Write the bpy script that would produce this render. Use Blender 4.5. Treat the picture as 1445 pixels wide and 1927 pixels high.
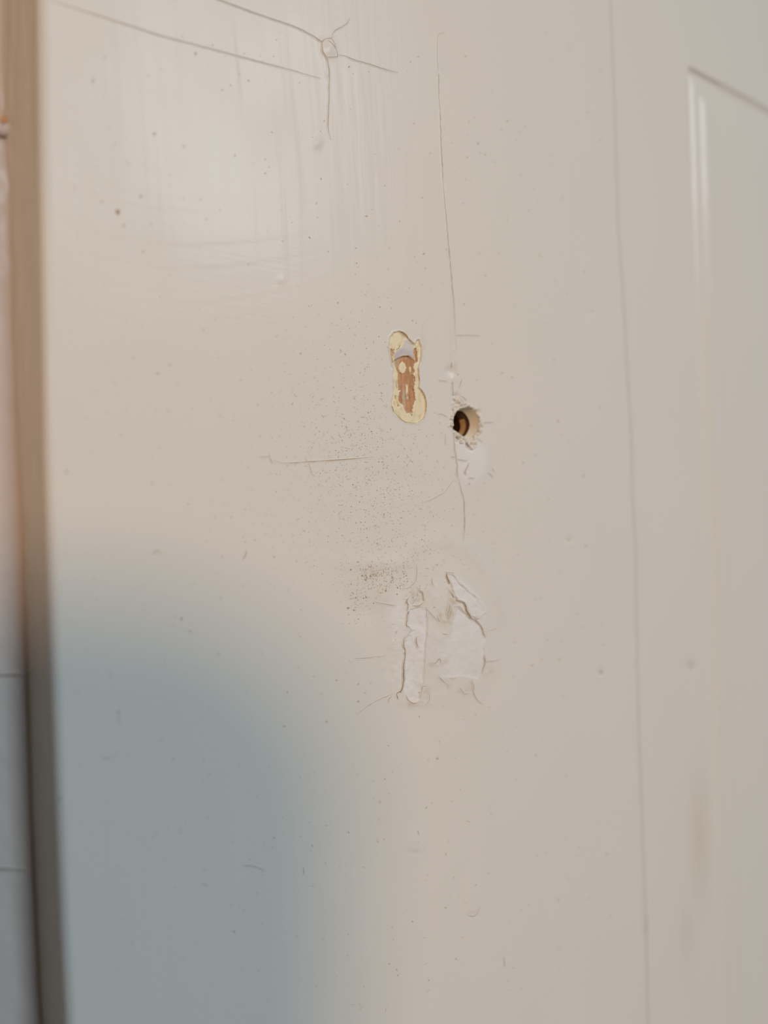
import bpy, math, random
import numpy as np
from mathutils import Vector, Matrix

for _o in list(bpy.data.objects):
    bpy.data.objects.remove(_o)
random.seed(7); RNG = np.random.default_rng(7)
SC = bpy.context.scene; COL = SC.collection

# ------------------------------------------------------------------ camera, light, exposure
W, H_IMG, F = 1445, 1927, 1450.0          # focal length in pixels
D = 0.085                                  # lens to door face, square on (m)
YAW = math.radians(36.0); ROLL = math.radians(1.75); Z0 = 1.30
FW = np.array([math.sin(YAW), math.cos(YAW), 0.0])
RT = np.array([math.cos(YAW), -math.sin(YAW), 0.0])
UP = np.array([0.0, 0.0, 1.0])
CAM = np.array([0.0, -D, Z0])
cr, sr = math.cos(ROLL), math.sin(ROLL)
cx_ = cr * RT - sr * UP; cy_ = sr * RT + cr * UP; cz_ = -FW
cam = bpy.data.cameras.new('camera'); cam_o = bpy.data.objects.new('camera', cam); COL.objects.link(cam_o)
cam_o.matrix_world = Matrix(((cx_[0], cy_[0], cz_[0], CAM[0]), (cx_[1], cy_[1], cz_[1], CAM[1]),
                             (cx_[2], cy_[2], cz_[2], CAM[2]), (0, 0, 0, 1)))
cam.sensor_fit = 'VERTICAL'; cam.sensor_height = 36.0; cam.sensor_width = 27.0
cam.lens = F / H_IMG * 36.0
cam.clip_start = 0.005; cam.clip_end = 50
cam.dof.use_dof = True; cam.dof.focus_distance = 0.1045
cam.dof.aperture_fstop = cam.lens / 2.7    # about 2.7 mm of real aperture
SC.camera = cam_o

SC.view_settings.view_transform = 'Standard'; SC.view_settings.look = 'None'
SC.view_settings.gamma = 1.0; SC.view_settings.use_curve_mapping = False
SC.view_settings.exposure = 0.0

world = bpy.data.worlds.new('room_light'); SC.world = world; world.use_nodes = True
bg = world.node_tree.nodes['Background']
bg.inputs['Color'].default_value = (1.0, 0.88, 0.80, 1); bg.inputs['Strength'].default_value = 0.10

def area(name, az, el, dist, power, col, sx, sy=None, shape='RECTANGLE', target=(0.05, 0.0, Z0)):
    l = bpy.data.lights.new(name, 'AREA'); l.shape = shape; l.size = sx
    if sy: l.size_y = sy
    l.energy = power; l.color = col
    o = bpy.data.objects.new(name, l); COL.objects.link(o)
    a, e = math.radians(az), math.radians(el)
    d = Vector((math.sin(a) * math.cos(e), -math.cos(a) * math.cos(e), math.sin(e)))
    o.location = Vector(target) + d * dist
    o.rotation_euler = d.to_track_quat('Z', 'Y').to_euler()
    return o
_sl = bpy.data.lights.new('room_lamp', 'SPOT'); _sl.energy = 5.85; _sl.color = (1.0, 0.66, 0.405); _sl.shadow_soft_size = 0.052
_sl.spot_size = math.radians(60); _sl.spot_blend = 1.0
_so = bpy.data.objects.new('room_lamp', _sl); COL.objects.link(_so)
_so.location = Vector((0.05, 0, Z0)) + Vector((-0.228, -0.536, 0.145))
_so.rotation_euler = (_so.location - Vector((0.085, 0, Z0 - 0.045))).to_track_quat('Z', 'Y').to_euler()
area('daylight_window', 23, 27, 2.0, 21.9, (0.685, 0.88, 1.01), 0.70, 0.62)

# ------------------------------------------------------------------ photo pixel <-> place on the door
def px2uv(X, Y):
    dx = np.asarray(X, float) - 722.5; dy = 963.5 - np.asarray(Y, float)
    return dx * cr + dy * sr, -dx * sr + dy * cr
def uv2px(u, v):
    return 722.5 + u * cr - v * sr, 963.5 - (u * sr + v * cr)
def uv2w(u, v, y=0.0):
    """where the line of sight (u, v) meets the plane at depth y behind the door face"""
    t = (D + y) / (FW[1] * F + RT[1] * u)
    return t * (FW[0] * F + RT[0] * u), Z0 + t * v
def P(X, Y, y=0.0):
    u, v = px2uv(X, Y); return uv2w(u, v, y)

# ------------------------------------------------------------------ numeric helpers
_lat = {}
def noise(x, y, seed=0):
    if seed not in _lat: _lat[seed] = np.random.default_rng(1000 + seed).random((256, 256))
    L = _lat[seed]; xi = np.floor(x).astype(int); yi = np.floor(y).astype(int); fx = x - xi; fy = y - yi
    fx = fx * fx * (3 - 2 * fx); fy = fy * fy * (3 - 2 * fy)
    a = L[xi % 256, yi % 256]; b = L[(xi + 1) % 256, yi % 256]; c = L[xi % 256, (yi + 1) % 256]; d = L[(xi + 1) % 256, (yi + 1) % 256]
    return (a * (1 - fx) + b * fx) * (1 - fy) + (c * (1 - fx) + d * fx) * fy * 1.0 - 0.5
def fbm(x, y, seed=0, o=4):
    s = 0; a = 1.0
    for k in range(o):
        s = s + a * noise(x * 2 ** k + 7.3 * k, y * 2 ** k + 3.1 * k, seed + k); a *= 0.5
    return s
def sm(a, b, x):
    t = np.clip((x - a) / (b - a), 0, 1); return t * t * (3 - 2 * t)
def sdf(poly, X, Y, margin=12):
    """signed distance in pixels, positive inside; -99 far away"""
    p = np.array(poly, float); out = np.full(X.shape, -99.0)
    m = (X > p[:, 0].min() - margin) & (X < p[:, 0].max() + margin) & (Y > p[:, 1].min() - margin) & (Y < p[:, 1].max() + margin)
    x, y = X[m], Y[m]; d2 = np.full(x.shape, 1e9); ins = np.zeros(x.shape, bool)
    for i in range(len(p)):
        a, b = p[i], p[(i + 1) % len(p)]; e = b - a
        t = np.clip(((x - a[0]) * e[0] + (y - a[1]) * e[1]) / max(e @ e, 1e-9), 0, 1)
        d2 = np.minimum(d2, (x - a[0] - t * e[0]) ** 2 + (y - a[1] - t * e[1]) ** 2)
        if a[1] != b[1]:
            c = ((a[1] > y) != (b[1] > y)) & (x < e[0] * (y - a[1]) / (b[1] - a[1]) + a[0]); ins ^= c
    out[m] = np.where(ins, 1, -1) * np.sqrt(d2); return out
def dline(pts, X, Y, margin=30):
    p = np.array(pts, float); out = np.full(X.shape, 999.0)
    m = (X > p[:, 0].min() - margin) & (X < p[:, 0].max() + margin) & (Y > p[:, 1].min() - margin) & (Y < p[:, 1].max() + margin)
    x, y = X[m], Y[m]; d2 = np.full(x.shape, 1e9)
    for a, b in zip(p[:-1], p[1:]):
        e = b - a; t = np.clip(((x - a[0]) * e[0] + (y - a[1]) * e[1]) / max(e @ e, 1e-9), 0, 1)
        d2 = np.minimum(d2, (x - a[0] - t * e[0]) ** 2 + (y - a[1] - t * e[1]) ** 2)
    out[m] = np.sqrt(d2); return out
def zc(o, s, pts): return [(o[0] + a / s, o[1] + b / s) for a, b in pts]

# ------------------------------------------------------------------ materials
def mat(name, base, rough=0.4, spec=0.5):
    m = bpy.data.materials.new(name); m.use_nodes = True
    b = m.node_tree.nodes['Principled BSDF']
    b.inputs['Base Color'].default_value = (*base, 1); b.inputs['Roughness'].default_value = rough
    b.inputs['Specular IOR Level'].default_value = spec
    return m
def N(m, t, **kw):
    n = m.node_tree.nodes.new(t)
    for k, v in kw.items(): setattr(n, k, v)
    return n
def L(m, a, b): m.node_tree.links.new(a, b)
def noise_n(m, scale_xyz, sc=1.0, detail=3, rough=0.5):
    tc = N(m, 'ShaderNodeTexCoord'); mp = N(m, 'ShaderNodeMapping'); mp.inputs['Scale'].default_value = scale_xyz
    L(m, tc.outputs['Object'], mp.inputs['Vector'])
    n = N(m, 'ShaderNodeTexNoise'); n.inputs['Scale'].default_value = sc; n.inputs['Detail'].default_value = detail; n.inputs['Roughness'].default_value = rough
    L(m, mp.outputs['Vector'], n.inputs['Vector']); return n
def mixc(m, fac, a, b):
    x = N(m, 'ShaderNodeMix', data_type='RGBA')
    if isinstance(fac, float): x.inputs[0].default_value = fac
    else: L(m, fac, x.inputs[0])
    for s, i in ((a, 6), (b, 7)):
        if isinstance(s, tuple): x.inputs[i].default_value = (*s, 1)
        else: L(m, s, x.inputs[i])
    return x.outputs[2]
def ramp(m, src, a, b):
    r = N(m, 'ShaderNodeMapRange'); r.inputs[1].default_value = a; r.inputs[2].default_value = b; L(m, src, r.inputs[0]); return r.outputs[0]
def mul(m, a, k):
    r = N(m, 'ShaderNodeMath', operation='MULTIPLY'); L(m, a, r.inputs[0])
    if isinstance(k, float): r.inputs[1].default_value = k
    else: L(m, k, r.inputs[1])
    return r.outputs[0]
def add(m, a, b):
    r = N(m, 'ShaderNodeMath', operation='ADD'); L(m, a, r.inputs[0]); L(m, b, r.inputs[1]); return r.outputs[0]
def bump(m, h, dist, strength=1.0):
    b = N(m, 'ShaderNodeBump'); b.inputs['Distance'].default_value = dist; b.inputs['Strength'].default_value = strength
    L(m, h, b.inputs['Height']); L(m, b.outputs['Normal'], m.node_tree.nodes['Principled BSDF'].inputs['Normal']); return b

PAINT = (0.735, 0.688, 0.630)
def paint_mat(name, base, brush=1.0):
    m = mat(name, base, 0.30, 0.08); B = m.node_tree.nodes['Principled BSDF']
    at = N(m, 'ShaderNodeAttribute', attribute_name='wear'); sp = N(m, 'ShaderNodeSeparateColor'); L(m, at.outputs['Color'], sp.inputs[0])
    mot = noise_n(m, (60, 60, 45), 1.0, 3)
    c = mixc(m, mul(m, ramp(m, mot.outputs['Fac'], 0.35, 0.7), 0.35), base, tuple(x * k for x, k in zip(base, (0.955, 0.965, 0.955))))
    fine = noise_n(m, (9000, 9000, 9000), 1.0, 2)
    c = mixc(m, mul(m, ramp(m, fine.outputs['Fac'], 0.60, 0.80), 0.10), c, (0.45, 0.40, 0.34))
    c = mixc(m, sp.outputs[1], c, (0.800, 0.775, 0.760))      # later white touch-up paint
    c = mixc(m, sp.outputs[0], c, (0.50, 0.33, 0.16))         # tan stain showing through
    c = mixc(m, sp.outputs[2], c, (0.30, 0.27, 0.22))         # grime
    L(m, c, B.inputs['Base Color'])
    L(m, ramp(m, mot.outputs['Fac'], 0.1, 1.9), B.inputs['Roughness'])
    B.inputs['Roughness'].default_value = 0.36
    v = noise_n(m, (620, 620, 26), 1.0, 2)        # long vertical brush strokes
    v2 = noise_n(m, (1900, 1900, 60), 1.0, 1)
    h = noise_n(m, (70, 70, 2600), 1.0, 1)        # fine cross strokes
    p = noise_n(m, (2600, 2600, 2600), 1.0, 2)    # grain
    md = noise_n(m, (26, 26, 14), 1.0, 2); mk = ramp(m, md.outputs['Fac'], 0.40, 0.66)
    s = add(m, add(m, mul(m, mul(m, v.outputs['Fac'], mk), 0.8 * brush), mul(m, v2.outputs['Fac'], 0.16 * brush)),
            add(m, mul(m, h.outputs['Fac'], 0.16), mul(m, p.outputs['Fac'], 0.10)))
    bump(m, s, 0.00008, 0.6)
    return m
M_PAINT = paint_mat('cream_satin_paint', PAINT)
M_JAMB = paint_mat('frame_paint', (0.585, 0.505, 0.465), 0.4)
M_SIDE = paint_mat('side_paint', (0.74, 0.69, 0.62), 0.4)
M_YEL = mat('old_yellow_paint', (0.80, 0.66, 0.42), 0.45)
_a = noise_n(M_YEL, (900, 900, 700), 1.0, 4)
L(M_YEL, mixc(M_YEL, ramp(M_YEL, _a.outputs['Fac'], 0.52, 0.72), (0.80, 0.68, 0.45), (0.62, 0.47, 0.26)), M_YEL.node_tree.nodes['Principled BSDF'].inputs['Base Color'])
bump(M_YEL, _a.outputs['Fac'], 0.0001, 0.5)
M_WOOD = mat('bare_pine', (0.50, 0.26, 0.13), 0.6, 0.3)
_a = noise_n(M_WOOD, (2600, 2600, 420), 1.0, 4, 0.6); _b = noise_n(M_WOOD, (1500, 1500, 260), 1.0, 4, 0.65)
_c = mixc(M_WOOD, ramp(M_WOOD, _a.outputs['Fac'], 0.38, 0.66), (0.60, 0.31, 0.155), (0.40, 0.20, 0.09))
_c = mixc(M_WOOD, mul(M_WOOD, ramp(M_WOOD, _b.outputs['Fac'], 0.50, 0.58), 0.85), _c, (0.55, 0.44, 0.32))
L(M_WOOD, _c, M_WOOD.node_tree.nodes['Principled BSDF'].inputs['Base Color']); bump(M_WOOD, _a.outputs['Fac'], 0.0002, 0.8)
M_FILL = mat('yellow_filler', (0.80, 0.69, 0.45), 0.6)
M_REM = mat('lavender_grey_paint', (0.60, 0.54, 0.52), 0.45)
_a = noise_n(M_REM, (500, 500, 500), 1.0, 3)
L(M_REM, mixc(M_REM, ramp(M_REM, _a.outputs['Fac'], 0.45, 0.6), (0.52, 0.46, 0.46), (0.66, 0.59, 0.52)), M_REM.node_tree.nodes['Principled BSDF'].inputs['Base Color'])
M_RIM = mat('splintered_cream_rim', (0.74, 0.66, 0.55), 0.7)
_a = noise_n(M_RIM, (1800, 1800, 1300), 1.0, 4, 0.7)
L(M_RIM, mixc(M_RIM, ramp(M_RIM, _a.outputs['Fac'], 0.55, 0.70), (0.76, 0.69, 0.59), (0.36, 0.28, 0.20)), M_RIM.node_tree.nodes['Principled BSDF'].inputs['Base Color'])
bump(M_RIM, _a.outputs['Fac'], 0.0003, 0.9)
M_BCREAM = mat('bore_cream', (0.95, 0.86, 0.72), 0.6); M_BDARK = mat('bore_ring_and_shade', (0.10, 0.055, 0.03), 0.9, 0.1)  # dark brown: groove ring, and shade painted on the bore's upper faces
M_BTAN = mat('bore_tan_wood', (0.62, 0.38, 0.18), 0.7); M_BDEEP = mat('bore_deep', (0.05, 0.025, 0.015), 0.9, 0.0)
M_GRIME = mat('crack_brown', (0.38, 0.25, 0.145), 0.9, 0.1)
M_GREY = mat('crack_grey', (0.43, 0.385, 0.335), 0.9, 0.1)
M_LIGHT = mat('crack_light', (0.62, 0.57, 0.51), 0.9, 0.1)
M_PALE = mat('crack_pale_tan', (0.50, 0.40, 0.29), 0.9, 0.1)
M_SP = [mat('speck_brown', (0.40, 0.27, 0.17), 0.9, .1), mat('speck_tan', (0.56, 0.47, 0.36), 0.9, .1), mat('speck_grey', (0.50, 0.46, 0.415), 0.9, .1),
        mat('speck_faint', (0.63, 0.58, 0.52), 0.9, .1)]
M_DARK = mat('chip_shadow_gap', (0.17, 0.15, 0.13), 0.9, .1); M_WHITE = mat('fresh_nick', (0.9, 0.86, 0.82), 0.4); M_GRYW = mat('greyed_wood', (0.50, 0.47, 0.42), 0.7)
M_RUST = mat('rust', (0.62, 0.30, 0.12), 0.8, .1)
M_BODY = mat('phone_black', (0.02, 0.02, 0.022), 0.3); M_SCR = mat('phone_glass', (0.01, 0.01, 0.012), 0.08); M_LENS = mat('phone_lens', (0.03, 0.03, 0.05), 0.05)

# ------------------------------------------------------------------ objects
def empty(name, label, cat, kind=None, loc=(0, 0, 0)):
    o = bpy.data.objects.new(name, None); COL.objects.link(o); o.location = loc
    o['label'] = label; o['category'] = cat
    if kind: o['kind'] = kind
    o.empty_display_size = 0.01
    return o
def mesh_obj(name, V, Q, mats, parent=None, label=None, midx=None, smooth=True, wear=None, kind=None):
    """V n x 3, Q list of polygons or an m x 4 array"""
    me = bpy.data.meshes.new(name); V = np.asarray(V, np.float32)
    if isinstance(Q, np.ndarray):
        me.vertices.add(len(V)); me.vertices.foreach_set('co', V.ravel())
        k = Q.shape[1]; me.loops.add(Q.size); me.loops.foreach_set('vertex_index', Q.astype(np.int32).ravel())
        me.polygons.add(len(Q)); me.polygons.foreach_set('loop_start', np.arange(0, Q.size, k, dtype=np.int32))
        me.update(calc_edges=True)
    else:
        me.from_pydata(V.tolist(), [], Q); me.update()
    for m in (mats if isinstance(mats, (list, tuple)) else [mats]): me.materials.append(m)
    if midx is not None: me.polygons.foreach_set('material_index', np.asarray(midx, np.int32))
    me.polygons.foreach_set('use_smooth', np.full(len(me.polygons), smooth))
    if wear is not None:
        a = me.color_attributes.new('wear', 'FLOAT_COLOR', 'POINT')
        a.data.foreach_set('color', np.concatenate([wear, np.ones((len(wear), 1))], 1).astype(np.float32).ravel())
    o = bpy.data.objects.new(name, me); COL.objects.link(o)
    if parent is not None: o.parent = parent
    if label: o['label'] = label
    if kind: o['kind'] = kind
    return o
def submesh(name, V, Q, wear, mats, parent, label=None):
    idx, inv = np.unique(Q, return_inverse=True)
    return mesh_obj(name, V[idx], inv.reshape(Q.shape), mats, parent, label, wear=wear[idx])

door = empty('door_1', 'cream painted panelled door with chipped, cracked and peeling paint and a screw hole', 'door', 'structure')
frame = empty('trim_1', 'painted door frame upright set back behind the left edge of the door', 'door frame', 'structure')

# ------------------------------------------------------------------ door face height field (mm, towards the room)
def steps(*segs):
    out = [segs[0][0]]
    for a, b, s in segs:
        n = max(1, int(round((b - a) / s))); out += list(np.linspace(a, b, n + 1)[1:])
    return np.array(out)
EDGE_Y = [-400, 0, 250, 480, 850, 1000, 1250, 1500, 1750, 1927, 2400]
EDGE_X = [55, 66, 69, 72, 79, 84, 91, 100, 110, 119, 135]
CORN_Y = [-400, 0, 250, 350, 480, 700, 850, 1000, 1200, 1500, 1750, 1927, 2400]
CORN_X = [0, 6, 10, 17, 20, 25, 33, 43, 50, 60, 71, 80, 95]
UG = steps((-652, -630, 1.5), (-630, -85, 3.2), (-85, 240, 1.15), (240, 420, 2.6), (420, 510, 2.0), (510, 568, 4), (568, 660, 1.5), (660, 900, 8), (900, 1300, 50))
VG = steps((-6000, -1700, 900), (-1700, -1000, 70), (-1000, -395, 3.4), (-395, 420, 1.15), (420, 1000, 3.0), (1000, 1700, 70), (1700, 7000, 900))
U, V = np.meshgrid(UG, VG, indexing='ij'); PX, PY = uv2px(U, V)
WX, WZ = uv2w(U, V)
HT = np.zeros(U.shape)                       # height in mm
STAIN = np.zeros(U.shape); WHITE = np.zeros(U.shape); DIRT = np.zeros(U.shape)
REG = np.zeros(U.shape, int)
jx = PX + 2.2 * fbm(PX / 7, PY / 7, 11, 3); jy = PY + 2.2 * fbm(PX / 7, PY / 7, 21, 3)       # ragged outlines

HT += 0.05 * fbm(WX * 45, WZ * 30, 31, 3)                                # hand-painted waviness
HT += 0.010 * fbm(WX * 500, WZ * 120, 41, 3)
BRZ = np.exp(-(np.abs(PX - 420) / 250) ** 3 - (np.abs(PY - 230) / 330) ** 3)      # where the brush marks stand proud
HT += 0.068 * BRZ * fbm(WX * 800 + 0.8 * np.sin(WZ * 60) + 2 * WZ * 9, WZ * 42, 43, 2)
arc = WZ * 1500 - 5 * ((PX - 250) / 260) ** 2 + 0.6 * fbm(WX * 60, WZ * 60, 44, 2)
HT += 0.018 * np.exp(-(np.abs(PX - 300) / 300) ** 3 - (np.abs(PY - 400) / 170) ** 3) * noise(arc, WX * 25, 45)
# seams and long hollows
SEAM = [(1146, -60), (1150, 20), (1157, 200), (1163, 420), (1173, 560), (1180, 690), (1188, 820), (1190, 930), (1196, 1030), (1199, 1250), (1206, 1480), (1212, 1640), (1216, 1760), (1220, 1927), (1224, 2050)]
sx = np.interp(PY, [p[1] for p in SEAM], [p[0] for p in SEAM]); ds = PX - sx
HT -= 0.07 * np.exp(-(ds / 4.0) ** 2) - 0.03 * sm(-2, 3, ds) * (1 - sm(20, 90, ds))
# blister halo round the peeled patch
rr = np.hypot((PX - 828) / 118, (PY - 1175) / 165); ang = np.arctan2(PY - 1175, PX - 828)
halo = np.exp(-((rr - 0.95) / 0.11) ** 2) * sm(0.25, -0.5, np.sin(ang))
HT += 0.13 * halo
HT += 0.30 * np.exp(-((rr) / 0.8) ** 4)
HT -= 0.13 * np.exp(-((PX - 690) / 42) ** 2 - ((PY - 1150) / 26) ** 2)
HT += 0.14 * np.exp(-((PX - 720) / 70) ** 2 - ((PY - 1060) / 14) ** 2)
HT -= 0.10 * np.exp(-((PX - 745) / 50) ** 2 - ((PY - 905) / 24) ** 2)
def lump(x, y, rx, ry, h):
    global HT
    HT = HT + h * np.exp(-((PX - x) / rx) ** 2 - ((PY - y) / ry) ** 2)
lump(597, 270, 8, 10, .16); lump(606, 276, 6, 8, -.05); lump(530, 527, 6, 7, .06); lump(780, 1585, 16, 22, .12); lump(779, 1605, 13, 4, -.07)
lump(890, 1690, 16, 40, .10); lump(888, 1722, 13, 5, -.07); lump(1070, 1016, 6, 6, -.12); lump(1131, 1265, 6, 6, -.15); lump(1301, 1253, 8, 8, -.15)
lump(1109, 592, 6, 10, -.08); lump(845, 698, 7, 9, -.26); lump(855, 714, 7, 6, .05)
lump(900, 880, 22, 40, .16); lump(867, 700, 30, 60, .05)
# knot at the top: sunk lens of paint inside its ring of cracks
lump(618, 92, 11, 15, .22)
LEFTLIP = [(603, 78), (606, 98), (611, 108), (614, 122), (617, 142)]
HT += 0.08 * np.exp(-((dline(LEFTLIP, PX, PY) - 2.5) / 3.0) ** 2) * (PX < 616)

zo = (720, 610); zs = 9.64
CHIP = zc(zo, zs, [(300,130),(200,150),(140,220),(120,330),(112,400),(140,560),(175,690),(205,790),(190,880),(200,1050),(205,1250),(165,1380),(165,1480),(210,1600),(300,1690),(400,1760),(500,1790),(620,1795),(720,1730),(770,1640),(790,1500),(785,1380),(750,1270),(700,1190),(650,1150),(665,1060),(660,940),(645,800),(680,680),(700,560),(700,420),(660,280),(620,290),(590,370),(540,330),(470,270),(430,200),(370,150)])
REMN = zc(zo, zs, [(400,290),(450,255),(500,320),(560,390),(575,560),(580,630),(500,580),(400,575),(330,590),(220,650),(205,580),(250,490),(320,440),(350,420),(380,340)])
WOOD = zc(zo, zs, [(225,650),(330,585),(400,570),(480,575),(570,640),(600,700),(575,760),(590,860),(560,900),(600,960),(600,1060),(570,1180),(595,1260),(615,1380),(580,1440),(560,1560),(545,1650),(500,1610),(450,1620),(410,1540),(390,1460),(330,1440),(300,1380),(320,1250),(290,1150),(285,1050),(300,920),(270,850),(245,740)])
SLIV = zc(zo, zs, [(585,440),(640,410),(645,560),(640,695),(600,700),(590,560)])
SHAD = zc(zo, zs, [(140,430),(190,470),(235,450),(200,560),(190,650),(165,600)])  # shadow at the chip's left, painted in the bare-wood colour
SPLIT = zc(zo, zs, [(240,1290),(262,1300),(275,1400),(320,1490),(300,1500),(250,1400)])
OVAL = zc(zo, zs, [(375 + 72 * math.cos(a), 790 + 108 * math.sin(a)) for a in np.linspace(0, 6.283, 15)[:-1]])
CHIP2 = [(x, y) for x, y in CHIP]
dc = sdf(CHIP, jx * 0.35 + PX * 0.65, jy * 0.35 + PY * 0.65)
HT += 0.05 * np.exp(-((dc + 1.5) / 1.8) ** 2)                # curled lip around the chip
HT -= 0.17 * sm(-0.6, 1.0, dc)
DIRT = np.maximum(DIRT, 0.55 * np.exp(-((dc + 0.2) / 0.9) ** 2) * sm(-.3, .25, fbm(PX / 9, PY / 9, 51, 2) + 0.1))
REG[dc > 0.2] = 1
dw = np.maximum(sdf(WOOD, jx, jy), sdf(SLIV, jx, jy)); dw = np.maximum(dw, sdf(SHAD, jx, jy))
HT -= 0.16 * sm(-0.8, 1.0, dw) + 0.05 * sm(0, 2, dw) * fbm(PX / 2.2, PY / 12, 61, 3) * 2
REG[(dw > 0.2) & (dc > 0)] = 2
dr = sdf(REMN, jx * .3 + PX * .7, jy * .3 + PY * .7); HT += 0.11 * sm(-0.5, 0.8, dr); REG[dr > 0.3] = 4
do = sdf(OVAL, PX, PY); HT += 0.12 * sm(-0.5, 2, do); REG[do > 0.2] = 3
dp = sdf(SPLIT, PX, PY); HT -= 0.25 * sm(-1.0, 1.0, dp)
HT -= 0.16 * np.exp(-(dline(zc(zo, zs, [(85,430),(110,560),(135,680),(165,800)]), PX, PY) / 1.1) ** 2)
HT -= 0.10 * np.exp(-(dline(zc(zo, zs, [(195,900),(190,1050),(200,1250)]), PX, PY) / 1.2) ** 2)

zo = (810, 680); zs = 8.03
HOLE = zc(zo, zs, [(350,1030),(358,930),(362,850),(400,760),(470,715),(560,700),(640,730),(695,790),(735,870),(740,960),(712,1070),(650,1150),(570,1172),(490,1125),(400,1060)])
RIM = zc(zo, zs, [(325,545),(405,520),(470,560),(490,620),(560,650),(640,680),(715,725),(745,800),(750,860),(790,930),(775,1050),(735,1150),(700,1210),(690,1280),(640,1330),(570,1320),(530,1240),(440,1225),(370,1120),(310,1010),(298,850),(325,700),(330,620)])
dh = sdf(HOLE, jx * .25 + PX * .75, jy * .25 + PY * .75); dm = sdf(RIM, jx, jy)
rag = fbm(PX / 4.5, PY / 4.5, 71, 3)
HT += sm(-1.5, 1, dm) * (0.10 + 0.42 * rag) * (1 - sm(-3, 1, dh)) ; HT -= 0.25 * sm(-3, 0.5, dh)
for a, b, r in ((863, 827, 5), (884, 842, 6), (857, 746, 5), (899, 776, 5)):
    HT -= 0.35 * np.exp(-((PX - a) ** 2 + (PY - b) ** 2) / r ** 2)
REG[(dm > 0.2) & (dh <= 0)] = 5
HO = dh > 0.0

zo = (700, 1060); zs = 5.558
FL_A = zc(zo, zs, [(395,490),(470,455),(540,470),(585,520),(590,700),(560,850),(550,1100),(540,1280),(510,1340),(490,1430),(440,1452),(380,1430),(345,1380),(338,1330),(328,1280),(335,1100),(345,930),(335,870),(345,775),(425,700),(372,650),(370,560)])
FL_B = zc(zo, zs, [(880,460),(945,490),(1010,575),(1080,605),(1150,680),(1188,780),(1160,880),(1178,1030),(1150,1150),(1090,1210),(900,1170),(760,1190),(700,1170),(690,1080),(640,1040),(620,900),(670,790),(800,760),(835,600)])
FL_C = zc(zo, zs, [(775,95),(850,105),(930,210),(1080,340),(1150,430),(1185,520),(1090,580),(1020,545),(982,470),(958,408),(890,388),(840,330),(810,210),(780,150)])
FL_E = zc(zo, zs, [(480,290),(525,300),(540,400),(455,448),(420,430),(462,375)])
FL_F = zc(zo, zs, [(600,235),(700,215),(790,230),(830,340),(850,400),(800,520),(770,610),(690,600),(640,560),(560,480),(550,380),(560,290)])
wav = fbm(PX / 22, PY / 30, 81, 3)
def flake(poly, rid, h, lip=0.0, jit=1.0, w=1.0):
    global HT
    d = sdf(poly, PX + (jx - PX) * jit, PY + (jy - PY) * jit)
    HT = HT + h * sm(-w, w, d) + lip * np.exp(-((d - 1.5) / 2.0) ** 2)
    REG[(d > 0.15)] = rid; return d
dB = flake(FL_B, 8, -0.10 * sm(815, 850, PX), 0.02); dA = flake(FL_A, 7, -0.20 * (1 - 0.85 * sm(775, 800, PX)), 0.02); dC = flake(FL_C, 9, 0.10, 0.08)
dF = flake(FL_F, 11, 0.03, 0.0); dE = flake(FL_E, 10, -0.18)
peel = sdf(zc(zo, zs, [(260,440),(380,330),(560,200),(800,90),(1000,200),(1190,500),(1230,900),(1180,1230),(900,1300),(500,1470),(280,1380),(110,1200),(90,900),(140,650)]), PX, PY, 60)
pin = sm(-6, 14, peel)
HT += 0.10 * sm(-1, 3, dA) * fbm(PX / 7, PY / 16, 93, 3) + 0.07 * sm(-1, 3, dC) * fbm(PX / 9, PY / 9, 95, 2)
HT += pin * (0.13 * wav + 0.022 * fbm(PX / 5, PY / 6, 91, 3)); HT -= 0.05 * pin * np.exp(-((PX - 800) / 5) ** 2)
WHITE = np.clip(0.50 * sm(-1, 2, dA) + 0.40 * sm(-1, 2, dB) * sm(808, 850, PX) + 0.36 * sm(-1, 2, dC) + 0.35 * pin * sm(-.1, .4, wav), 0, .9)
WHITE = np.maximum(WHITE, 0.6 * np.exp(-((PX - 748) / 16) ** 2 - ((PY - 1165) / 60) ** 2))
WHITE = np.maximum(WHITE, 0.5 * sm(0.1, 0.5, np.exp(-((PX - 885) / 26) ** 2 - ((PY - 865) / 40) ** 2)))
def stain(x, y, rx, ry, a, n=1.0):
    global STAIN
    STAIN = np.maximum(STAIN, a * np.exp(-((PX - x) / rx) ** 2 - ((PY - y) / ry) ** 2) * np.clip(0.75 + n * fbm(PX / 5, PY / 6, 101, 3), 0, 1.4))
for x, y, rx, ry, a in ((788,1127,7,12,.34),(843,1152,6,18,.75),(850,1132,10,9,.5),(826,1160,6,8,.40),(832,1172,10,8,.25),(870,1300,9,5,.45),(877,1297,12,12,.20),(778,1326,26,6,.34),
                        (800,1305,9,10,.25),(828,1248,7,6,.35),(838,1243,5,5,.4),(915,1265,20,14,.16),(685,1110,45,38,.06),(700,1085,30,20,.07),(843,1290,5,5,.4),(894,1162,7,4,.4),(775,1120,4,12,.3),(812,1252,8,3,.3),
                        (848,650,3,60,.10),(860,750,8,10,.12),(1225,1800,18,60,.0),(857,690,3,12,.25),(750,626,20,4,.10),(795,650,5,22,.16),(1215,1745,3,16,.4)):
    stain(x, y, rx, ry, a)
for x, y, rx, ry, a in ((1316,1575,20,110,.30),(1293,1760,18,70,.16),(1300,1250,7,7,.3)): stain(x, y, rx, ry, a, .3)
DIRT = np.maximum(DIRT, 0.20 * np.exp(-(ds / 3.0) ** 2)); DIRT = np.maximum(DIRT, 0.06 * halo * np.clip(.4 + fbm(PX / 8, PY / 8, 111, 2), 0, 1))

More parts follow.
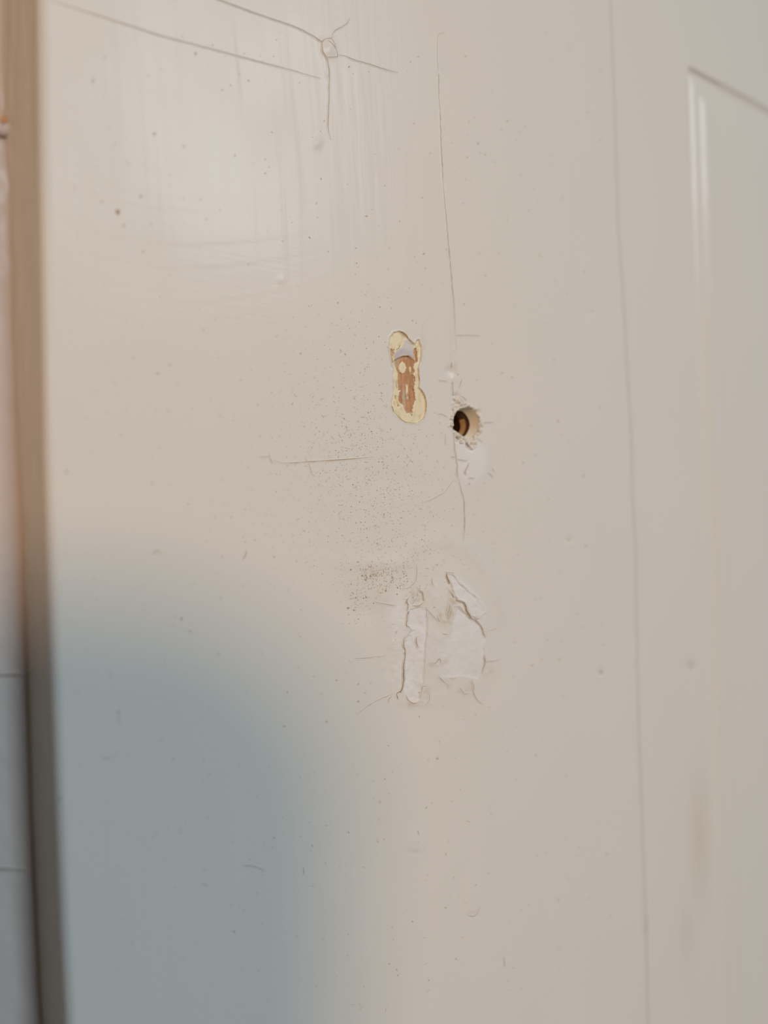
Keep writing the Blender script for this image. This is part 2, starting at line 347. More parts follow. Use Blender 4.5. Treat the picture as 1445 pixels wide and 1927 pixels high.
# moulded groove round the recessed panel, profile by distance from its outer line
GX = float(P(1322, 963.5)[0]); GZ = float(P(1303, 128)[1])
s_x = (WX - GX) * 1000; s_z = (GZ - WZ) * 1000; s = np.minimum(s_x, s_z)
profL = np.interp(s_x, [-0.4, 0, .35, .7, 2.1, 2.5, 3.3, 3.7, 5.2, 5.7, 7.6, 8.6, 12], [0, 0, -.62, -.90, -.42, -.36, -.42, -.34, .12, .17, .12, -.02, -.04])
profT = np.interp(s_z, [-0.4, 0, .2, .5, 2.0, 5.2, 7.6, 12], [0, 0, -.45, -.62, -.60, -.36, -.2, -.04])
HT += np.where(s > -0.4, np.where(s_x < s_z, profL, profT), 0)
REG[(s_x <= 0) & (ds > 1.0)] = 20; REG[(WZ > GZ) & (ds > 1.0)] = 23
REG[s > 0] = 21; REG[s > 8.2] = 22

# rounded left arris of the door
wob = np.interp(PY, EDGE_Y, EDGE_X)
ex, _ = P(wob, PY, 0.0004); gx0 = uv2w(UG[0], 0)[0]
uedge = uv2w(UG[0], 0)[0]
fall = 1 - sm(-652, -420, U)
WX = WX + (ex - uedge) * fall
R_A = 1.3; se = np.clip((WX - ex) * 1000, 0, R_A); arr = R_A - np.sqrt(np.maximum(R_A ** 2 - (R_A - se) ** 2, 0))
YY = (arr - HT * sm(0, .6, se)) / 1000.0
VERT = np.stack([WX, YY, WZ], -1); ni, nj = U.shape
IDX = np.arange(ni * nj).reshape(ni, nj)
Q = np.stack([IDX[:-1, :-1], IDX[1:, :-1], IDX[1:, 1:], IDX[:-1, 1:]], -1).reshape(-1, 4)
RF = REG[:-1, :-1].ravel(); KEEP = ~HO[:-1, :-1].ravel()
VF = VERT.reshape(-1, 3); WEAR = np.stack([STAIN, WHITE, DIRT], -1).reshape(-1, 3)
for rid, nm, mt, lb in ((0, 'stile', M_PAINT, 'wide flat upright board of the door, satin cream paint with brush marks'),
                        (20, 'edge_strip', M_PAINT, 'flat strip between the long vertical seam and the moulding'),
                        (23, 'rail', M_PAINT, 'cross board above the panel'),
                        (21, 'panel_moulding', M_PAINT, 'stepped moulding with two glossy vertical ridges'),
                        (22, 'panel', M_PAINT, 'smooth panel inside the moulding'),
                        (1, 'old_paint_layer', M_YEL, 'pale yellow old paint bared in the long chip'),
                        (2, 'bare_wood', M_WOOD, 'orange-brown bare wood in the long chip, with a painted shadow patch at its left'),
                        (3, 'filler_plug', M_FILL, 'small oval of yellow filler in the bare wood'),
                        (4, 'paint_remnant', M_REM, 'lavender grey scrap of paint across the top of the bare wood'),
                        (5, 'splintered_rim', M_RIM, 'ragged cream rim of splintered paint round the screw hole'),
                        (7, 'paint_flake', M_PAINT, 'long white flake on the left of the peeling patch'),
                        (8, 'paint_flake', M_PAINT, 'broad pale flake on the right of the peeling patch'),
                        (9, 'paint_flake', M_PAINT, 'slanting curled flake at the top of the peeling patch'),
                        (10, 'paint_flake', M_PAINT, 'small tan-edged chip at the top left of the peeling patch'),
                        (11, 'paint_flake', M_PAINT, 'cream flake at the top middle of the peeling patch')):
    q = Q[(RF == rid) & KEEP]
    if len(q): submesh(nm, VF, q, WEAR, mt, door, lb)

def hgt(x, y):
    """height (m, towards the room) of the door face under a photo pixel"""
    u, v = px2uv(x, y); i = np.clip(np.searchsorted(UG, u) - 1, 0, ni - 2); j = np.clip(np.searchsorted(VG, v) - 1, 0, nj - 2)
    a = (u - UG[i]) / (UG[i + 1] - UG[i]); b = (v - VG[j]) / (VG[j + 1] - VG[j])
    h = HT[i, j] * (1 - a) * (1 - b) + HT[i + 1, j] * a * (1 - b) + HT[i, j + 1] * (1 - a) * b + HT[i + 1, j + 1] * a * b
    return h / 1000

# side face of the door and frame behind
rows_z = VERT[0, :, 2]; rows_x = VERT[0, :, 0]; DJ = 0.006
cyy = np.linspace(-400, 2400, 300); cxx, czz = P(np.interp(cyy, CORN_Y, CORN_X), cyy, DJ)
o_ = np.argsort(czz); corn_x = np.interp(rows_z, czz[o_], cxx[o_])
K = 14; tt = np.linspace(0, 1, K)
SV = np.zeros((K, nj, 3))
for k, t in enumerate(tt):
    SV[k, :, 0] = rows_x * (1 - t) + corn_x * t + (0.00015 * fbm(rows_z * 150 + k * .9, rows_z * 0 + k * .9, 121, 3)) * (0 < t < 1)
    SV[k, :, 1] = 0.0013 * (1 - t) + DJ * t; SV[k, :, 2] = rows_z
ID = np.arange(K * nj).reshape(K, nj)
qs = np.stack([ID[1:, :-1], ID[:-1, :-1], ID[:-1, 1:], ID[1:, 1:]], -1).reshape(-1, 4)
w0 = np.zeros((K, nj, 3)); w0[..., 2] = 0.10 * np.clip(fbm(SV[..., 2] * 500, SV[..., 1] * 900, 131, 3) + .1, 0, 1)
mesh_obj('stile_edge', SV.reshape(-1, 3), qs, M_SIDE, door, 'narrow shaded side of the door board', wear=w0.reshape(-1, 3))

offs = -np.concatenate([[0], np.linspace(0.0004, 0.006, 30), [0.012, 0.03, 0.07]])[::-1]
JV = np.zeros((len(offs), nj, 3)); jw = np.zeros((len(offs), nj, 3))
for k, t in enumerate(offs):
    JV[k, :, 0] = corn_x + t; JV[k, :, 1] = DJ; JV[k, :, 2] = rows_z
def inv_px(x, y, z):
    d = np.stack([x - CAM[0], y - CAM[1], z - CAM[2]], -1); dep = d @ FW; u = F * (d @ RT) / dep; v = F * (d @ UP) / dep
    return uv2px(u, v)
jpx, jpy = inv_px(JV[..., 0], JV[..., 1], JV[..., 2])
JH = 0.12 * fbm(jpx / 30, jpy / 50, 141, 3) + 0.55 * np.exp(-((jpx - 4) / 15) ** 2 - ((jpy - 236) / 18) ** 2) + 0.08 * sm(255, 215, jpy) * sm(60, 30, jpx + (jpy - 100) * .17) * sm(-900, -200, jpy)
JV[..., 1] -= JH / 1000 * sm(0, .0004, -(JV[..., 0] - corn_x[None, :]))
jw[..., 0] = 0.42 * sm(250, 225, jpy) * (jpy < 250)
ID = np.arange(len(offs) * nj).reshape(len(offs), nj)
qj = np.stack([ID[:-1, :-1], ID[1:, :-1], ID[1:, 1:], ID[:-1, 1:]], -1).reshape(-1, 4)
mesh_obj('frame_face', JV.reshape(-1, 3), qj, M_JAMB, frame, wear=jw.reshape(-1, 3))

# ------------------------------------------------------------------ screw hole bored into the wood
hp = np.array(HOLE); hc = hp.mean(0); nn = 48
hw = np.array([[*P(x, y)] for x, y in hp]); hcw = hw.mean(0)
an = np.arctan2(hw[:, 1] - hcw[1], hw[:, 0] - hcw[0]); rd = np.hypot(*(hw - hcw).T); oo = np.argsort(an)
th = np.linspace(-math.pi, math.pi, nn, endpoint=False)
R0 = np.interp(th, np.r_[an[oo] - 2 * math.pi, an[oo], an[oo] + 2 * math.pi], np.tile(rd[oo], 3))
RM = R0.mean()
def tube(prof):
    V_, F_ = [], []
    for (y, k, rnd) in prof:
        r = (R0 * (1 - rnd) + RM * rnd) * k * (1 + 0.02 * np.sin(th * 5 + y * 900))
        V_ += [(hcw[0] + r[i] * math.cos(th[i]), y, hcw[1] + r[i] * math.sin(th[i])) for i in range(nn)]
    for a in range(len(prof) - 1):
        for i in range(nn):
            j = (i + 1) % nn; F_.append((a * nn + i, a * nn + j, (a + 1) * nn + j, (a + 1) * nn + i))
    return V_, F_
v_, f_ = tube([(0.0001, 1.06, 0), (0.0005, .99, .1), (0.0007, .97, .3), (0.0016, .83, .7)])
hole = mesh_obj('screw_hole', v_, f_, M_BCREAM, door, 'round screw hole with a pale outer ring and dark inside')
v_, f_ = tube([(0.0016, .83, .7), (0.0017, .91, .8), (0.0021, .91, .9), (0.0023, .78, 1)])
mesh_obj('dark_ring', v_, f_, M_BDARK, hole, 'dark groove inside the hole')
v_, f_ = tube([(0.0023, .78, 1), (0.0028, .72, 1), (0.0032, .68, 1)])
mesh_obj('wood_bore', v_, f_, [M_BTAN, M_BDARK], hole, 'tan wood deeper in the hole, with shade painted dark at the top', midx=[1 if math.sin(th[k % nn]) > .48 else 0 for k in range(len(f_))])  # upper faces get the dark material as painted shade
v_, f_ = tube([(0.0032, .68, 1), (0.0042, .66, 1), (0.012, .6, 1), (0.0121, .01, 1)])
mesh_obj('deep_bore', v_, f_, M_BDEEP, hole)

# ------------------------------------------------------------------ cracks: a brown or grey slit between two lifted paint lips
def smooth_line(pts, step=2.0, jit=0.35):
    p = np.array(pts, float); out = []
    for i in range(len(p) - 1):
        p0 = p[max(i - 1, 0)]; p1 = p[i]; p2 = p[i + 1]; p3 = p[min(i + 2, len(p) - 1)]
        n = max(2, int(np.hypot(*(p2 - p1)) / step))
        for t in np.linspace(0, 1, n, endpoint=False):
            out.append(0.5 * ((2 * p1) + (-p0 + p2) * t + (2 * p0 - 5 * p1 + 4 * p2 - p3) * t * t + (-p0 + 3 * p1 - 3 * p2 + p3) * t ** 3))
    out.append(p[-1]); out = np.array(out)
    k = np.arange(len(out)); sd = random.random() * 90
    out[:, 0] += jit * 2 * fbm(k / 3.0 + sd, k * 0.0, 151, 3); out[:, 1] += jit * 2 * fbm(k / 3.0 + sd, k * 0.0 + 9, 161, 3)
    return out
def crack(pts, w=1.5, lip=0.03, m=None, label=None, parent=None, taper=(1, 1), jit=0.35, name='paint_crack', y0=None, paint=None, lipw=2.2):
    m = m or M_GRIME; parent = parent or door
    c = smooth_line(pts, 2.0, jit); n = len(c); tg = np.gradient(c, axis=0); tg /= np.maximum(np.hypot(*tg.T), 1e-6)[:, None]
    nr = np.stack([-tg[:, 1], tg[:, 0]], 1); s_ = np.linspace(0, 1, n)
    tp = np.minimum(sm(0, .25, s_ + (0 if taper[0] else 1)), sm(0, .25, 1 - s_ + (0 if taper[1] else 1))) * .8 + .2
    ww = w * tp * (0.8 + 0.8 * (fbm(s_ * n / 5, s_ * 0 + 3 + random.random() * 50, 171, 2) + .15))
    ww = np.maximum(ww, .25)
    rows = []
    for off, hh in ((-1, -0.004), (-.5, lip), (0, lip * .3), (.5, lip), (1, -0.004)):
        o = np.where(abs(off) == 1, np.sign(off) * (ww / 2 + lipw), np.sign(off) * ww / 2)
        q = c + nr * o[:, None] if off else c
        if y0 is None: hb = hgt(q[:, 0], q[:, 1]) + hh * tp / 1000 + 0.000012
        else: hb = -y0 + hh * tp / 1000 + 0.00001 * np.ones(n)
        x, z = P(q[:, 0], q[:, 1], -hb if y0 is None else y0); rows.append(np.stack([x, -hb, z], 1))
    Vv = np.concatenate(rows); Fq = []; mi = []
    for a in range(4):
        for i in range(n - 1):
            Fq.append((a * n + i, (a + 1) * n + i, (a + 1) * n + i + 1, a * n + i + 1)); mi.append(0 if a in (0, 3) else 1)
    return mesh_obj(name, Vv, Fq, [paint or M_PAINT, m], parent, label, midx=mi, wear=np.zeros((len(Vv), 3)))

crack([(95, 0), (150, 18), (220, 40), (300, 66), (360, 82), (450, 106), (540, 130), (602, 148)], 1.3, .05, M_GREY, 'long slanting crack near the top left')
crack([(395, -8), (430, 6), (490, 28), (545, 47), (575, 60), (605, 78)], 1.6, .06, M_GREY, 'slanting crack running down to the knot', taper=(0, 0))
ko = (560, 20); ks = 6.568
crack(zc(ko, ks, [(300,385),(340,350),(415,340)]), 2.0, .05, M_GREY, 'top of the crack ring round the knot', taper=(0, 0))
crack(zc(ko, ks, [(415,340),(455,400),(480,470),(492,545),(490,570),(430,572),(372,574)]), 1.2, .05, M_GREY, 'right side of the crack ring round the knot', taper=(0, 0))
crack(zc(ko, ks, [(375,365),(430,410),(470,470),(490,540)]), 1.1, .06, M_GREY, 'inner arc of the knot ring')
crack(zc(ko, ks, [(298,388),(305,450),(312,510),(350,570),(372,610),(380,690),(385,720)]), 1.4, .06, M_PALE, 'lifted left side of the knot ring', taper=(0, 0))
crack(zc(ko, ks, [(385,690),(390,800),(390,950),(385,1150),(380,1300),(375,1430),(390,1520),(408,1590)]), 2.0, .05, M_PALE, 'tan vertical crack below the knot', taper=(0, 1))
crack(zc(ko, ks, [(425,330),(440,280),(475,235),(550,200),(610,155),(645,95)]), 1.2, .05, M_GREY, 'short wavy crack above the knot')
crack(zc(ko, ks, [(495,545),(600,570),(720,615),(850,650),(1000,700),(1140,742),(1240,768)]), 1.2, .05, M_GREY, 'crack running right from the knot')
vo = (780, 40); vs = 2.92
crack(zc(vo, vs, [(170,62),(140,68),(127,90),(124,180),(130,270),(133,290)]), 1.3, .04, M_PALE, 'hooked top of the long vertical crack')
crack(zc(vo, vs, [(133,290),(133,400),(140,500),(145,660),(152,800),(162,940),(178,1130),(190,1270),(205,1430),(218,1580),(224,1720),(232,1800)]), 1.7, .04, M_PALE, 'long tan vertical crack above the screw hole', taper=(0, 1))
crack([(856, 631), (875, 631), (905, 632)], 1.2, .04, M_GREY, 'short level crack above the screw hole')
zo = (810, 680); zs = 8.03
crack(zc(zo, zs, [(325,0),(315,40),(320,100)]), 1.4, .04, M_PALE, None)
crack(zc(zo, zs, [(120,290),(200,300),(265,305)]), .9, .04, M_GREY)
crack(zc(zo, zs, [(330,310),(335,400),(340,510)]), 1.2, .06, M_GREY, None, taper=(0, 0))
crack(zc(zo, zs, [(110,795),(180,805),(230,830),(275,838)]), 1.2, .04, M_GREY, 'short crack left of the screw hole')
crack(zc(zo, zs, [(780,925),(860,925),(960,925)]), 1.2, .04, M_GREY, 'short crack right of the screw hole')
crack(zc(zo, zs, [(270,1000),(300,975),(320,1000)]), 1.2, .04, M_GREY)
crack(zc(zo, zs, [(355,1080),(358,1200),(368,1350),(385,1430),(390,1500),(405,1560),(400,1640),(408,1740)]), 1.6, .06, M_PALE, 'vertical crack below the screw hole', taper=(0, 0))
crack(zc(zo, zs, [(310,1440),(340,1450),(385,1450)]), 1.3, .04, M_GREY)
crack(zc(zo, zs, [(395,1482),(470,1495),(530,1502),(575,1495)]), 1.1, .05, M_GREY)
crack(zc(zo, zs, [(590,1530),(560,1590),(530,1650),(518,1680),(540,1725)]), 1.9, .06, M_GREY, 'short hooked crack below the screw hole')
crack(zc(zo, zs, [(570,1780),(600,1760),(640,1772),(660,1750)]), 1.0, .03, M_GREY)
crack(zc(zo, zs, [(710,1160),(740,1190),(790,1225)]), 1.0, .03, M_GREY)
crack(zc(zo, zs, [(440,520),(500,550),(550,600)]), 1.1, .05, M_GREY)
crack(zc(zo, zs, [(490,260),(460,310),(440,400)]), 1.0, .03, M_PALE)
crack(zc(zo, zs, [(235,1070),(220,1160),(230,1260)]), .8, .03, M_PALE)
crack(zc(zo, zs, [(380,1140),(430,1190),(480,1220)]), 3.2, .02, M_GREY, 'dark gap under the hole rim')
crack(zc(zo, zs, [(550,1235),(575,1285),(635,1320)]), 4.0, .02, M_GREY, 'dark gap under the hole rim')
zo = (720, 610); zs = 9.64
def ck(pts, w=1.2, m=None, lip=.03, **k): return crack(zc(zo, zs, pts), w, lip, m or M_GREY, jit=.4, paint=M_YEL, name='chip_edge', lipw=.7, **k)
ck([(300,135),(370,160),(430,205),(470,270),(520,325),(570,380)], 1.7)
ck([(150,570),(175,640),(190,700)], 1.6, M_GRIME); ck([(640,440),(642,560),(640,680)], 1.5, M_GRIME)  # first line paints the edge of the chip's left shadow in brown
ck([(645,790),(655,900),(668,1000),(655,1060)], 1.2); ck([(240,1290),(262,1360),(285,1430),(315,1500)], 2.4, M_DARK)
ck([(255,990),(250,1080),(265,1170)], 1.2); ck([(165,1480),(205,1590)], 1.5, M_DARK); ck([(210,1600),(300,1690),(400,1762),(500,1790),(620,1795)], 1.0, M_GRIME)
ck([(620,1795),(720,1730),(770,1640),(790,1500),(785,1380),(750,1270),(700,1190)], .9, M_PALE); ck([(510,1600),(530,1660),(548,1570)], 1.6, M_GRIME)
ck([(225,650),(330,585),(400,572),(480,577),(560,630)], 1.4, M_GRIME); ck([(500,880),(512,905)], 1.8, M_GRIME); ck([(590,860),(600,890)], 1.8, M_GRIME); ck([(520,1080),(528,1105)], 1.8, M_GRIME)
ck([(575,1000),(580,1080),(570,1150)], 2.2, M_GRIME); ck([(570,1430),(560,1500),(545,1560)], 1.2, M_GRIME); ck([(240,460),(290,430),(320,370)], 1.2, M_GRIME); ck([(300,160),(350,180),(400,215)], .8, M_PALE)
ck([(285,1235),(320,1200)], 1.8, M_WHITE, .08); ck([(425,1060),(435,1150),(440,1230),(430,1300)], 3.0, M_FILL, .02); ck([(500,770),(495,830),(505,870)], 3.0, M_FILL, .02); ck([(440,1310),(450,1370)], 3.2, M_GRYW, .02)
co = (680, 580); cs = 4.817
crack(zc(co, cs, [(845,1545),(800,1610),(750,1670),(690,1705),(620,1745),(550,1765)]), 1.1, .04, M_GREY, 'curved crack branching down to the left')
crack(zc(co, cs, [(875,1525),(890,1600),(915,1690),(930,1760),(932,1850),(936,1925),(932,2040),(925,2110)]), 1.2, .04, M_GRIME, 'thin vertical crack above the peeling patch')
so = (400, 780); ss = 4.014
crack(zc(so, ss, [(460,348),(510,366),(580,368),(700,359),(850,350),(1000,340),(1120,331),(1220,322)]), 1.3, .05, M_GRIME, 'long level hairline crack left of the chip', jit=.12)
crack(zc(so, ss, [(360,320),(430,318)]), 1.0, .04, M_PALE); crack(zc(so, ss, [(434,288),(430,318),(455,372)]), 1.2, .04, M_PALE, 'small forked crack')
crack(zc(so, ss, [(705,315),(700,335),(725,370),(745,430),(748,455),(725,475)]), .7, .03, M_PALE); crack(zc(so, ss, [(748,452),(770,462)]), .8, .03, M_GREY)
zo = (700, 1060); zs = 5.558
def pk(pts, w=1.5, lip=.05, m=None, lb=None, **k): return crack(zc(zo, zs, pts), w, lip, m or M_GRIME, lb, jit=.5, **k)
pk([(385,355),(360,405),(380,440),(366,498)], 1.8, .10, None, 'brown crack on the left of the peeling patch')
pk([(378,500),(370,580),(360,650),(395,670),(420,705)], 2.3, .10, None, 'brown crack on the left of the peeling patch', taper=(0, 1))
pk([(368,755),(340,785),(330,860),(345,925),(336,1050),(328,1150),(331,1220),(316,1310),(298,1345)], 2.3, .14, None, 'long brown crack beside the white flake', taper=(1, 0))
pk([(300,1345),(260,1365),(275,1425)], 1.8, .06, None); pk([(215,1385),(180,1420),(175,1455)], 1.2, .03, M_PALE)
pk([(775,95),(783,150),(815,210)], 1.8, .08, None, 'tan edge of the slanting flake'); pk([(775,95),(850,105),(880,145)], 1.5, .08, M_PALE)
pk([(880,140),(930,210),(1010,275),(1080,340),(1120,390)], 1.1, .08, M_GREY, 'thin grey edge of the slanting flake')
pk([(885,390),(950,405),(978,440),(985,490),(1010,530),(1030,570),(1080,595)], 2.6, .12, None, 'brown crack under the slanting flake')
pk([(1080,595),(1110,620),(1150,680),(1165,735),(1190,775)], 1.7, .08, M_GRIME, 'crack down the right of the peeling patch', taper=(0, 1))
pk([(1080,595),(1130,560),(1180,530)], 1.1, .05, M_PALE); pk([(1205,720),(1260,695),(1320,680)], 1.0, .04, M_PALE)
pk([(1168,955),(1182,1030),(1165,1090),(1150,1160)], 1.9, .10, M_GREY, 'forked crack on the right of the peeling patch'); pk([(1182,1030),(1260,1022),(1335,1012)], 1.3, .05, M_GREY)
pk([(860,460),(920,458),(960,510),(1010,560)], 1.3, .04, M_PALE)
pk([(1025,1225),(1045,1290),(1060,1350),(1100,1430),(1165,1487)], 1.4, .06, M_PALE, 'curved tan crack at the bottom right of the peeling patch')
pk([(1040,1215),(1065,1290),(1062,1340)], 1.6, .05, M_PALE)
pk([(350,1375),(375,1430),(430,1465),(485,1455)], 2.2, .06, M_PALE, 'tan edge under the white flake'); pk([(500,1420),(525,1320),(530,1290),(575,1290)], 1.8, .04, M_PALE)
pk([(595,1330),(600,1420),(570,1490)], 1.0, .03, M_PALE)
pk([(480,285),(470,360),(420,425)], 1.8, .06, None, 'tan edge of the small chip'); pk([(420,440),(480,445),(550,402)], 2.0, .06, M_PALE); pk([(470,245),(495,280),(525,300),(540,390)], 1.3, .05, M_PALE)
pk([(555,460),(610,520),(660,575)], 1.0, .04, M_PALE); pk([(580,500),(580,700),(560,850),(548,1100),(535,1290)], .7, .03, M_LIGHT, 'faint vertical crease in the white flake')
pk([(675,540),(690,580),(710,612)], 1.8, .03, M_PALE); pk([(815,415),(810,480),(785,550)], 2.2, .03, M_PALE); pk([(800,270),(830,320),(860,355)], 1.6, .03, M_PALE)
pk([(465,765),(465,840),(485,885)], 1.6, .05, M_GREY); pk([(620,1050),(660,1045),(705,1000),(720,1060)], 1.7, .04, M_PALE)
pk([(690,1180),(760,1250),(800,1275),(795,1310)], 1.5, .04, M_PALE); pk([(740,740),(790,745)], 1.6, .03, M_PALE)
pk([(635,150),(625,200),(650,240)], 1.2, .03, M_PALE); pk([(810,1200),(850,1210),(885,1195)], 1.5, .03, M_PALE)
pk([(920,1300),(960,1360),(1010,1370)], 1.6, .03, M_PALE); pk([(0,980),(50,975),(100,985)], 1.0, .03, M_GREY)
po = (640, 980); ps = 9.03
crack(zc(po, ps, [(585,1380),(700,1405),(820,1425),(945,1445)]), 1.4, .04, M_GREY, 'short dark crack left of the peeling patch', jit=.15)
crack(zc(po, ps, [(1285,735),(1300,830),(1298,960),(1270,1040),(1200,1110),(1120,1155),(1030,1155)]), 1.0, .04, M_PALE, 'fine curved hair crack above the peeling patch')
crack([(666, 1240), (692, 1238), (716, 1235)], 1.0, .03, M_GREY); crack([(672, 1346), (690, 1330), (715, 1316), (740, 1306)], 1.0, .03, M_PALE)
crack([(462, 1034), (463, 1042), (457, 1053)], 1.6, .03, M_GREY); crack([(285, 1042), (298, 1036), (305, 1044)], 1.8, .02, M_PALE)
for a in ([(456, 1629), (480, 1631), (500, 1640)], [(570, 1630), (573, 1648)], [(380, 1664), (392, 1666)], [(187, 1425), (205, 1426), (225, 1415)], [(878, 1722), (893, 1724), (905, 1705)],
          [(786, 1562), (789, 1572)], [(226, 1340), (222, 1352), (228, 1362)], [(948, 1800), (950, 1820)], [(1218, 1725), (1217, 1760)], [(926, 880), (930, 888)], [(918, 888), (928, 900)]):
    crack(a, 1.3, .02, M_PALE if a[0][0] > 1000 else M_GREY, taper=(1, 1))
crack([(-8, 1268), (30, 1267), (60, 1269), (88, 1273)], 1.5, .04, M_GREY, 'level crack low on the frame', frame, name='frame_crack', y0=DJ - .0003, paint=M_JAMB)
crack([(-4, 1632), (25, 1634), (50, 1635)], 1.5, .04, M_GREY, 'lower level crack on the frame', frame, name='frame_crack', y0=DJ - .0003, paint=M_JAMB)

# ------------------------------------------------------------------ specks and scuffs: nobody could count them
def disc(x, y, r, el=1.0, rot=0.0, y0=None, n=7, irr=.3):
    pts = []
    for k in range(n):
        a = 6.2832 * k / n; rr_ = r * (1 + irr * (random.random() - .5) * 2)
        dx, dy = rr_ * math.cos(a) * el, rr_ * math.sin(a); pts.append((x + dx * math.cos(rot) - dy * math.sin(rot), y + dx * math.sin(rot) + dy * math.cos(rot)))
    return pts
SPK = [[], [], [], []]
def spk(x, y, r, mi, el=1.0, rot=None): SPK[mi].append(disc(x, y, r, el, random.random() * 3.1 if rot is None else rot, n=6 if r < 2 else 9))
for x, y, sxx, syy, n, r in ((698, 1084, 14, 10, 110, .8), (735, 1088, 22, 14, 110, .8), (672, 1130, 14, 20, 80, .8), (715, 1075, 45, 32, 260, .65), (690, 880, 70, 90, 520, .62), (660, 760, 70, 80, 260, .6),
                             (740, 940, 60, 60, 260, .6), (600, 900, 110, 100, 240, .6), (620, 1010, 110, 60, 160, .6), (770, 1040, 60, 40, 130, .6), (700, 620, 70, 60, 90, .6), (645, 830, 45, 25, 90, .7)):
    for _ in range(n):
        a, b = random.gauss(x, sxx), random.gauss(y, syy)
        if (728 < a < 810 and 615 < b < 803) or (840 < a < 915 and 740 < b < 855): continue
        spk(a, b, r * random.uniform(.5, 1.5), random.choices((0, 1, 2, 3), (1.2, 3, 2, 4))[0], random.uniform(1, 1.8))
for _ in range(520):
    a, b = random.uniform(110, 1150), random.uniform(60, 1900)
    if (728 < a < 810 and 615 < b < 803) or (840 < a < 915 and 740 < b < 855): continue
    spk(a, b, random.uniform(.6, 1.6), random.choices((1, 2, 3), (1, 2, 4))[0], random.uniform(1, 2.0))
for x, y, r, mi in ((222, 399, 5, 0), (265, 370, 3, 2), (233, 425, 3, 2), (192, 380, 3.5, 3), (368, 101, 3, 2), (175, 152, 5, 3), (290, 252, 3, 2), (346, 275, 3, 3), (125, 887, 3, 2), (297, 703, 2.5, 2), (418, 1047, 2, 2), (416, 1125, 2, 2),
                    (342, 1164, 2.5, 0), (358, 1188, 2.5, 2), (541, 1302, 2, 2), (441, 1753, 2.5, 2), (674, 1320, 2.5, 2), (633, 1280, 2, 2), (166, 1221, 2, 3), (223, 1340, 3, 1), (1070, 1016, 3.5, 3), (1131, 1265, 4, 2), (1301, 1255, 6, 3), (823, 1427, 2.5, 2),
                    (697, 1084, 2.0, 0), (738, 1086, 1.8, 0), (748, 1106, 1.8, 0), (660, 1072, 1.8, 0), (664, 1116, 2.2, 1), (655, 1144, 2, 0), (726, 1112, 2, 0), (666, 1148, 1.8, 0), (813, 1511, 2, 3), (715, 1509, 2.5, 3), (723, 1579, 1.5, 2), (711, 1584, 1.5, 2), (807, 1845, 2, 2), (972, 1466, 2, 3), (671, 495, 2, 2), (566, 665, 2, 2)):
    spk(x, y, r * .8, mi, 1.2)
for _ in range(260):                                # short curved scuffs
    a, b = (random.gauss(680, 90), random.gauss(850, 110)) if random.random() < .5 else (random.uniform(120, 1140), random.uniform(1000, 1900))
    ln = random.uniform(3, 9); th0 = random.uniform(-.7, .7) if random.random() < .6 else random.uniform(0, 3.14); cv = random.uniform(-.5, .5); ww = random.uniform(.35, .75); mi = random.choice((1, 2, 3, 3))
    if (725 < a < 812 and 612 < b < 806) or (835 < a < 918 and 735 < b < 860): continue
    x, y, t = a, b, th0; A, B_ = [], []
    for k in range(5):
        q = ww * (1 - abs(k - 2) / 2.6); A.append((x - math.sin(t) * q, y + math.cos(t) * q)); B_.append((x + math.sin(t) * q, y - math.cos(t) * q))
        x += ln / 4 * math.cos(t); y += ln / 4 * math.sin(t); t += cv
    SPK[mi].append(A + B_[::-1])
Vs, Fs, Ms = [], [], []
for mi, L_ in enumerate(SPK):
    for pts in L_:
        p = np.array(pts); hh = hgt(p[:, 0], p[:, 1]) + 0.00002
        if abs(hh.max() - hh.min()) > .0004: continue
        x, z = P(p[:, 0], p[:, 1], -hh); Fs.append(tuple(range(len(Vs), len(Vs) + len(pts)))); Ms.append(mi)
        Vs += list(zip(x, -hh, z))
mesh_obj('paint_specks', Vs, Fs, M_SP, door, 'scatter of tiny brown and grey specks and scuffs', midx=Ms, smooth=False, kind='stuff')

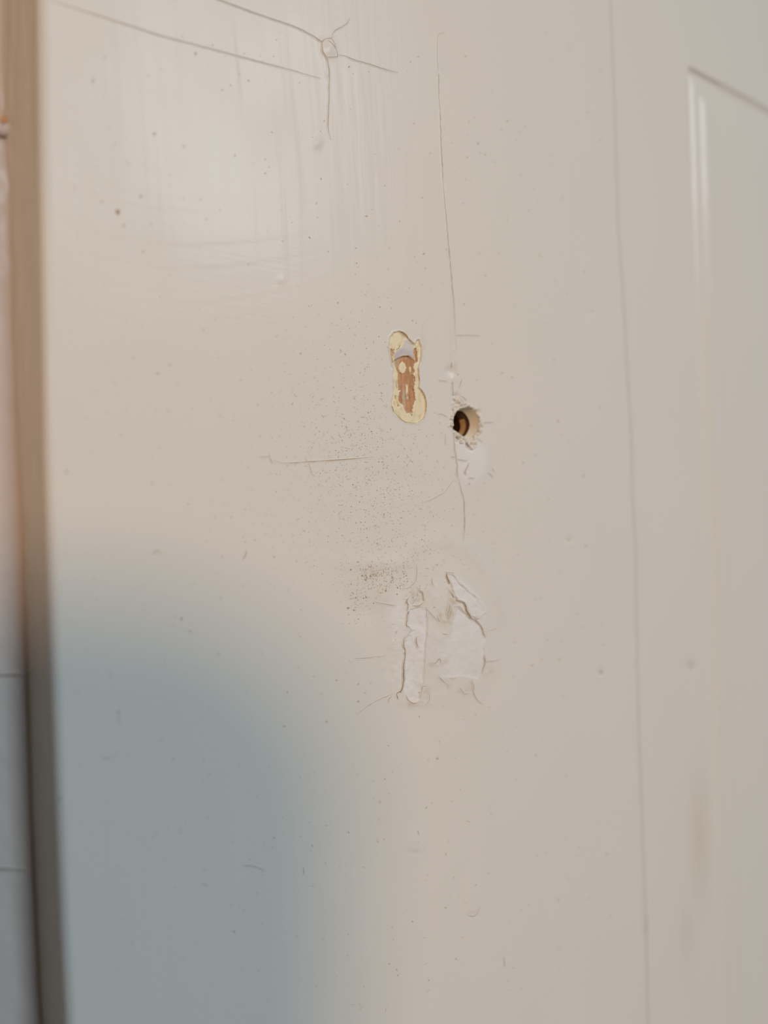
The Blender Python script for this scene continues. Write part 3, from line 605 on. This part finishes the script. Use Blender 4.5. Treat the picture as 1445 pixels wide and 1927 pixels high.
# painted-over nail head on the frame with its spot of rust
Vn, Fn = [], []
nc = P(3, 238, DJ - .0006)
for a in range(5):
    r = .0011 * math.cos(a / 4 * 1.5); yy = DJ - .0003 - .0006 * math.sin(a / 4 * 1.5)
    Vn += [(nc[0] + r * math.cos(t), yy, nc[1] + r * .9 * math.sin(t)) for t in np.linspace(0, 6.283, 21)[:-1]]
for a in range(4):
    for i in range(20): Fn.append((a * 20 + i, a * 20 + (i + 1) % 20, (a + 1) * 20 + (i + 1) % 20, (a + 1) * 20 + i))
nail = mesh_obj('nail_head', Vn, Fn, M_JAMB, frame, 'painted-over nail head at the top of the frame', wear=np.zeros((len(Vn), 3)))
p = np.array(disc(8, 224, 5.5, 1.1, 0, n=14)); x, z = P(p[:, 0], p[:, 1], DJ - .0011)
mesh_obj('rust_spot', [(a, DJ - .0011, b) for a, b in zip(x, z)] + [(a, DJ - .0006, b) for a, b in zip(x, z)],
         [tuple(range(14))] + [(i, (i + 1) % 14, 14 + (i + 1) % 14, 14 + i) for i in range(14)], M_RUST, nail, 'orange rust spot')

# ------------------------------------------------------------------ the phone taking the picture: out of frame, it shades the lower left
def rbox(hw_, hh_, th_, r, seg=8):
    pts = []
    for cx, cy, a0 in ((hw_ - r, hh_ - r, 0), (-hw_ + r, hh_ - r, 90), (-hw_ + r, -hh_ + r, 180), (hw_ - r, -hh_ + r, 270)):
        for k in range(seg + 1):
            a = math.radians(a0 + 90 * k / seg); pts.append((cx + r * math.cos(a), cy + r * math.sin(a)))
    n = len(pts); bv = th_ * .18; V_ = []
    for zz, sc_ in ((0, bv), (bv, 0), (th_ - bv, 0), (th_, bv)):
        V_ += [(x - math.copysign(sc_, x), y - math.copysign(sc_, y), zz) for x, y in pts]
    F_ = [tuple(range(n))[::-1], tuple(range(3 * n, 4 * n))]
    for a in range(3):
        for i in range(n): F_.append((a * n + i, a * n + (i + 1) % n, (a + 1) * n + (i + 1) % n, (a + 1) * n + i))
    return V_, F_
PH_R, PH_L, PH_T, PH_B = 0.0180, -0.058, 0.0165, -0.150
phone = empty('smartphone', 'black smartphone held up to the door to take the picture', 'phone')
B3 = Matrix((Vector(cx_), Vector(cy_), Vector(cz_))).transposed().to_4x4()
ctr = Vector(CAM) + Vector(cx_) * ((PH_R + PH_L) / 2) + Vector(cy_) * ((PH_T + PH_B) / 2) + Vector(cz_) * 0.0035
phone.matrix_world = Matrix.Translation(ctr) @ B3
v_, f_ = rbox((PH_R - PH_L) / 2, (PH_T - PH_B) / 2, .008, .021); mesh_obj('phone_body', v_, f_, M_BODY, phone, smooth=False)
v_, f_ = rbox((PH_R - PH_L) / 2 - .003, (PH_T - PH_B) / 2 - .003, .0004, .018); b_ = mesh_obj('phone_screen', v_, f_, M_SCR, phone, smooth=False); b_.location.z = .0081
